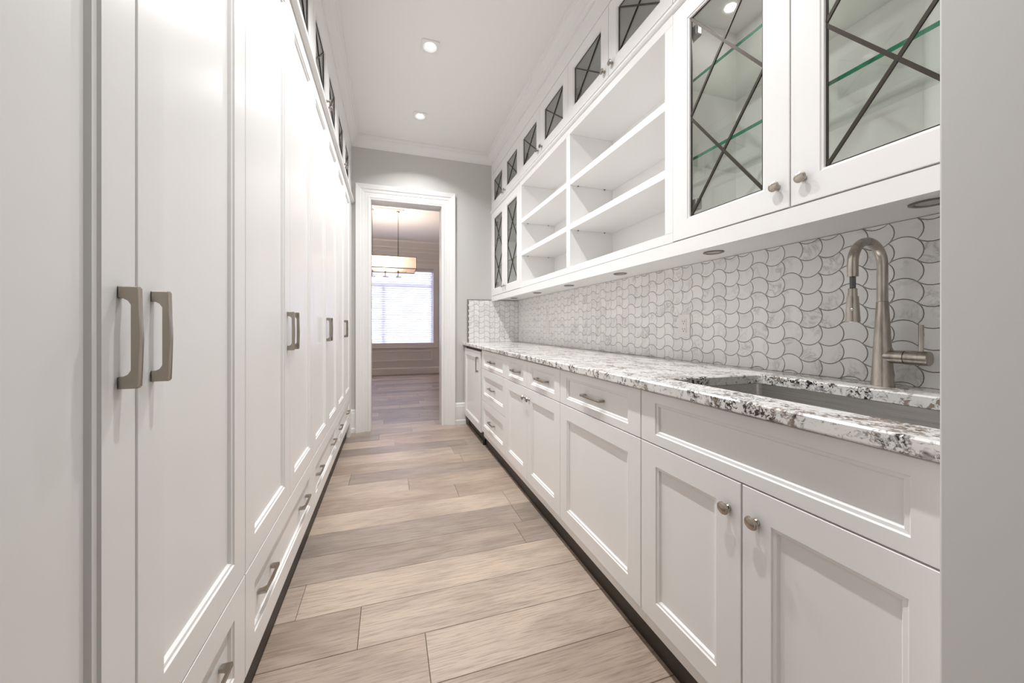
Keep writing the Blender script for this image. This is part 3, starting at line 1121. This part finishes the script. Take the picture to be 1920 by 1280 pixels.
# open shelving between them
ya, ym, yb = UY[2], UY[4], UY[6]
t = thing('open_shelf_unit', 'white open shelving in two bays between the glass-door cabinets', 'shelves', (XU + 0.15, ym, UZ0))
zt0 = 2.320
bm = bmesh.new()
outer = [(ya + 0.0005, UZ0), (yb - 0.0005, UZ0), (yb - 0.0005, UZ1 + 0.003), (ya + 0.0005, UZ1 + 0.003)]
for name_, args in (('side_panel', (XU + 0.002, WALLR - 0.001, ya + 0.0005, ya + 0.044, UZ0 + 0.0415, zt0)), ('side_panel', (XU + 0.002, WALLR - 0.001, yb - 0.044, yb - 0.0005, UZ0 + 0.0415, zt0)),
                    ('centre_panel', (XU + 0.002, WALLR - 0.001, ym - 0.024, ym + 0.024, UZ0 + 0.0415, zt0)),
                    ('bottom_board', (XU + 0.002, WALLR - 0.001, ya + 0.0005, yb - 0.0005, UZ0, UZ0 + 0.041)),
                    ('top_board', (XU + 0.002, WALLR - 0.001, ya + 0.0005, yb - 0.0005, zt0 + 0.0005, UZ1 + 0.003)),
                    ):
    obj(name_, box(*args, bev=0.001), 'cabinet_paint', t)
for a, b_ in ((ya + 0.0445, ym - 0.0245), (ym + 0.0245, yb - 0.0445)):
    obj('back_panel', box(WALLR - 0.012, WALLR - 0.0015, a, b_, UZ0 + 0.042, zt0), 'cabinet_paint', t)
    for z in (1.7205, 2.008):
        sh = obj('shelf', box(XU + 0.003, WALLR - 0.0125, a + 0.0008, b_ - 0.0008, z - 0.0178, z + 0.0178, bev=0.001), 'cabinet_paint', t)
        for y in (a + 0.004, b_ - 0.004):
            for x in (XU + 0.06, WALLR - 0.075):
                obj('shelf_pin', box(x - 0.004, x + 0.004, y - 0.003, y + 0.003, z - 0.0235, z - 0.0165), 'door_bolt', sh)

# light valance under the wall cabinets
vp = [(XU + 0.002, 1.365), (XU + 0.022, 1.365), (XU + 0.022, TTOP + 0.0005), (WALLR - 0.0005, TTOP + 0.0005), (WALLR - 0.0005, UZ0 - 0.002), (XU + 0.002, UZ0 - 0.002)]
tag(obj('light_valance', extrude_poly(vp, 'y', YN + 0.001, YE - 0.0005), 'cabinet_paint'), 'white valance board running under all the wall cabinets', 'valance')
tag(obj('filler_panel', box(XU + 0.003, WALLR - 0.001, 3.834, YE - 0.0005, UZ0 - 0.0015, TZ1 + 0.004), 'cabinet_paint'), 'narrow white filler between wall cabinets and end wall', 'panel')
# puck lights in the valance
PUCK = mesh_of('trim_ring', lathe([(0.0378, 0.0), (0.0378, -0.003), (0.034, -0.0045), (0.028, -0.003), (0.026, 0.0)], 28), 'dark_nickel', True)
PLENS = mesh_of('lens', lathe([(0.0005, -0.0012), (0.0262, -0.0012), (0.0262, 0.0), (0.0005, 0.0)], 28), 'lens_off')
PL = ['above the sink', 'between sink and outlet', 'under the nearer open shelf bay', 'under the farther open shelf bay', 'above the three-drawer cabinet', 'in the corner above the fridge']
for k, y in enumerate((0.523, 1.138, 1.757, 2.369, 2.965, 3.585)):
    p = thing('puck_light', 'round dark-rimmed puck light under the wall cabinets ' + PL[k], 'light', (1.292, y, TTOP), 'puck lights under the wall cabinets')
    place('trim_ring', PUCK, p, (1.292, y, TTOP + 0.0005))
    place('lens', PLENS, p, (1.292, y, TTOP + 0.0005))

# bead moulding and transom cabinets above
bp2 = [(XU + 0.02, UZ1 + 0.0035), (XU + 0.002, UZ1 + 0.0035), (XU - 0.004, UZ1 + 0.008), (XU - 0.010, UZ1 + 0.016), (XU - 0.010, UZ1 + 0.028), (XU - 0.003, UZ1 + 0.036), (XU + 0.001, UZ1 + 0.041), (XU + 0.02, UZ1 + 0.041)]
tag(obj('bead_moulding', extrude_poly(bp2, 'y', YN + 0.001, YE - 0.0005), 'cabinet_paint'), 'white bead moulding between wall cabinets and small glass doors', 'moulding')
TR = ['small white glass-door cabinet above the glass cabinet over the sink', 'small white glass-door cabinet above the open shelf bay nearer the sink',
      'small white glass-door cabinet above the open shelf bay nearer the doorway', 'small white glass-door cabinet in the corner above the fridge side']
for u in range(4):
    ya, ym, yb = UY[2 * u:2 * u + 3]
    t = thing('transom_cabinet', TR[u], 'cabinet', (XU + 0.15, ym, UZ1 + 0.041), 'small glass cabinets above the wall cabinets')
    obj('carcass', hollow(-1, XU + 0.0205, ya, yb, UZ1 + 0.0042, TZ1 + 0.004, DEP), 'cabinet_paint', t)
    for a, b_, ky in ((ya, ym, ym - 0.034), (ym, yb, ym + 0.034)):
        glass_door(t, -1, XU, a, b_, TZ0, TZ1, FWT, 1, ky, 2.452)
tag(obj('frieze_board', box(XU + 0.002, WALLR - 0.001, YN + 0.001, YE - 0.0005, TZ1 + 0.005, ZC - 0.002), 'cabinet_paint'), 'white frieze board above the small glass doors over the wall cabinets', 'board')

# ------------------------------------------------------------------ lamps
def square_trim():
    bm = bmesh.new()
    n = 32
    a = 0.062
    sq, sqb, c1, c2 = [], [], [], []
    for i in range(n):
        th = 2 * PI * (i + 0.5) / n
        c_, s_ = math.cos(th), math.sin(th)
        k_ = a / max(abs(c_), abs(s_))
        sq.append(bm.verts.new((c_ * k_, s_ * k_, 0.0)))
        sqb.append(bm.verts.new((c_ * k_ * 0.98, s_ * k_ * 0.98, -0.008)))
        c1.append(bm.verts.new((c_ * 0.047, s_ * 0.047, -0.008)))
        c2.append(bm.verts.new((c_ * 0.027, s_ * 0.027, -0.0008)))
    for p, q in ((sq, sqb), (sqb, c1), (c1, c2)):
        for i in range(n):
            bm.faces.new((p[i], p[(i + 1) % n], q[(i + 1) % n], q[i]))
    return mesh_of('trim_plate', bm, 'trim_paint')


SQT = square_trim()
CLENS = mesh_of('lens', lathe([(0.0005, -0.002), (0.0275, -0.002), (0.0275, 0.0), (0.0005, 0.0)], 28), 'lamp_lens')


def can(x, y, label, watts, group, off, col=(0.99, 0.99, 1.0), spread=126):
    e = '_offscreen' if off else ''
    t_ = thing('ceiling_downlight' + e, label, 'light', (x, y, ZC), group)
    place('trim_plate', SQT, t_, (x, y, ZC + 0.0003))
    place('lens' + e, CLENS, t_, (x, y, ZC + 0.0003))
    la = bpy.data.lights.new('lamp' + e, 'AREA')
    la.shape = 'DISK'
    la.size = 0.052
    la.energy = watts
    la.color = col
    la.spread = math.radians(spread)
    lo = bpy.data.objects.new('lamp' + e, la)
    C.objects.link(lo)
    lo.parent = t_
    lo.location = (0, 0, -0.0085)


CANS = ['square recessed ceiling lamp just inside the pantry entrance', 'square recessed ceiling lamp second from the pantry entrance',
        'square recessed ceiling lamp second from the end wall', 'square recessed ceiling lamp closest to the end wall']
for k, y in enumerate((0.79, 1.63, 2.47, 3.31)):
    can(0.272, y, CANS[k], CAN_W, 'pantry ceiling downlights', y < 2.0)     # the first two hang above the frame

# ------------------------------------------------------------------ dining room: blind and chandelier
bl = thing('window_blind', 'white slatted blind lowered over the bright dining room window', 'blind', ((WX0 + WX1) / 2, FARY + 0.05, WZ0))
obj('headrail', box(WX0 + 0.01, WX1 - 0.01, FARY + 0.02, FARY + 0.075, WZ1 - 0.075, WZ1 - 0.004, bev=0.003), 'trim_paint', bl)
sl = mesh_of('slat', box(-(WX1 - WX0) / 2 + 0.015, (WX1 - WX0) / 2 - 0.015, -0.0015, 0.0015, -0.030, 0.030), 'blind_slat')
z = WZ0 + 0.05
while z < WZ1 - 0.09:
    place('slat', sl, bl, ((WX0 + WX1) / 2, FARY + 0.05, z), (math.radians(-22), 0, 0))
    z += 0.05
obj('bottom_rail', box(WX0 + 0.015, WX1 - 0.015, FARY + 0.035, FARY + 0.06, WZ0 + 0.004, WZ0 + 0.024), 'trim_paint', bl)

CHX, CHY = -0.06, 6.09
ch = thing('chandelier', 'rectangular fabric-shaded chandelier hanging on two rods in the dining room', 'chandelier', (CHX, CHY, 1.89))
x0, x1, y0, y1, z0, z1 = CHX - 0.482, CHX + 0.482, CHY - 0.26, CHY + 0.26, 2.014, 2.202
bm = bmesh.new()
R = []
for e_, z in ((0, z0), (0, z1), (-0.003, z1), (-0.003, z0)):
    R.append([bm.verts.new(p) for p in ((x0 - e_, y0 - e_, z), (x1 + e_, y0 - e_, z), (x1 + e_, y1 + e_, z), (x0 - e_, y1 + e_, z))])
for q in range(4):
    A_, B_ = R[q], R[(q + 1) % 4]
    for i in range(4):
        bm.faces.new((A_[i], A_[(i + 1) % 4], B_[(i + 1) % 4], B_[i]))
sd = obj('shade', bm, 'lamp_shade', ch)
for z in (z0, z1):
    for p, q in (((x0, y0, z), (x1, y0, z)), ((x1, y0, z), (x1, y1, z)), ((x1, y1, z), (x0, y1, z)), ((x0, y1, z), (x0, y0, z))):
        obj('edge_rod', tube([p, q], 0.0045, 8), 'black_metal', sd)
for p, q in (((x1, y0, z0), (x1, y0, z1)), ((x0, y0, z0), (x0, y0, z1)), ((x1, y1, z0), (x1, y1, z1)), ((x0, y1, z0), (x0, y1, z1))):
    obj('edge_rod', tube([p, q], 0.003, 8), 'black_metal', sd)
obj('diffuser', box(x0 + 0.004, x1 - 0.004, y0 + 0.004, y1 - 0.004, z0 + 0.006, z0 + 0.009), 'lamp_shade', ch)
obj('ceiling_plate', box(CHX - 0.30, CHX + 0.30, CHY - 0.06, CHY + 0.06, ZC - 0.022, ZC - 0.001, bev=0.003), 'trim_paint', ch)
for x in (CHX - 0.205, CHX + 0.205):
    rd = obj('rod', tube([(x, CHY, ZC - 0.02), (x, CHY, z1 - 0.05)], 0.0085, 12), 'chrome', ch, True)
    obj('rod_collar', shift(lathe([(0.026, -0.0), (0.024, -0.014), (0.012, -0.022)], 16), (x, CHY, ZC - 0.022)), 'dark_nickel', rd, True)
obj('frame_bar', tube([(CHX - 0.34, CHY, z0 + 0.05), (CHX - 0.34, CHY, z0 - 0.02), (CHX + 0.34, CHY, z0 - 0.02), (CHX + 0.34, CHY, z0 + 0.05)], 0.005, 10), 'chrome', ch)
SPH = bmesh.new()
bmesh.ops.create_uvsphere(SPH, u_segments=14, v_segments=10, radius=0.022)
SPH = mesh_of('crystal_ball', SPH, 'crystal', True)
for x in (CHX - 0.205, CHX, CHX + 0.205):
    st = obj('stem', shift(lathe([(0.004, 0.05), (0.005, 0.01), (0.016, -0.002), (0.018, -0.012), (0.006, -0.03), (0.005, -0.085), (0.012, -0.09), (0.002, -0.1)], 14), (x, CHY, z0 - 0.01)), 'dark_nickel', ch, True)
    for a in (0, 2.1, 4.2):
        place('crystal_ball', SPH, st, (x + 0.028 * math.cos(a), CHY + 0.028 * math.sin(a), z0 - 0.105))
la = bpy.data.lights.new('lamp', 'POINT')
la.energy = 58
la.color = (1.0, 0.85, 0.72)
la.shadow_soft_size = 0.08
lo = bpy.data.objects.new('lamp', la)
C.objects.link(lo)
lo.parent = ch
lo.location = (0, 0, 0.22)
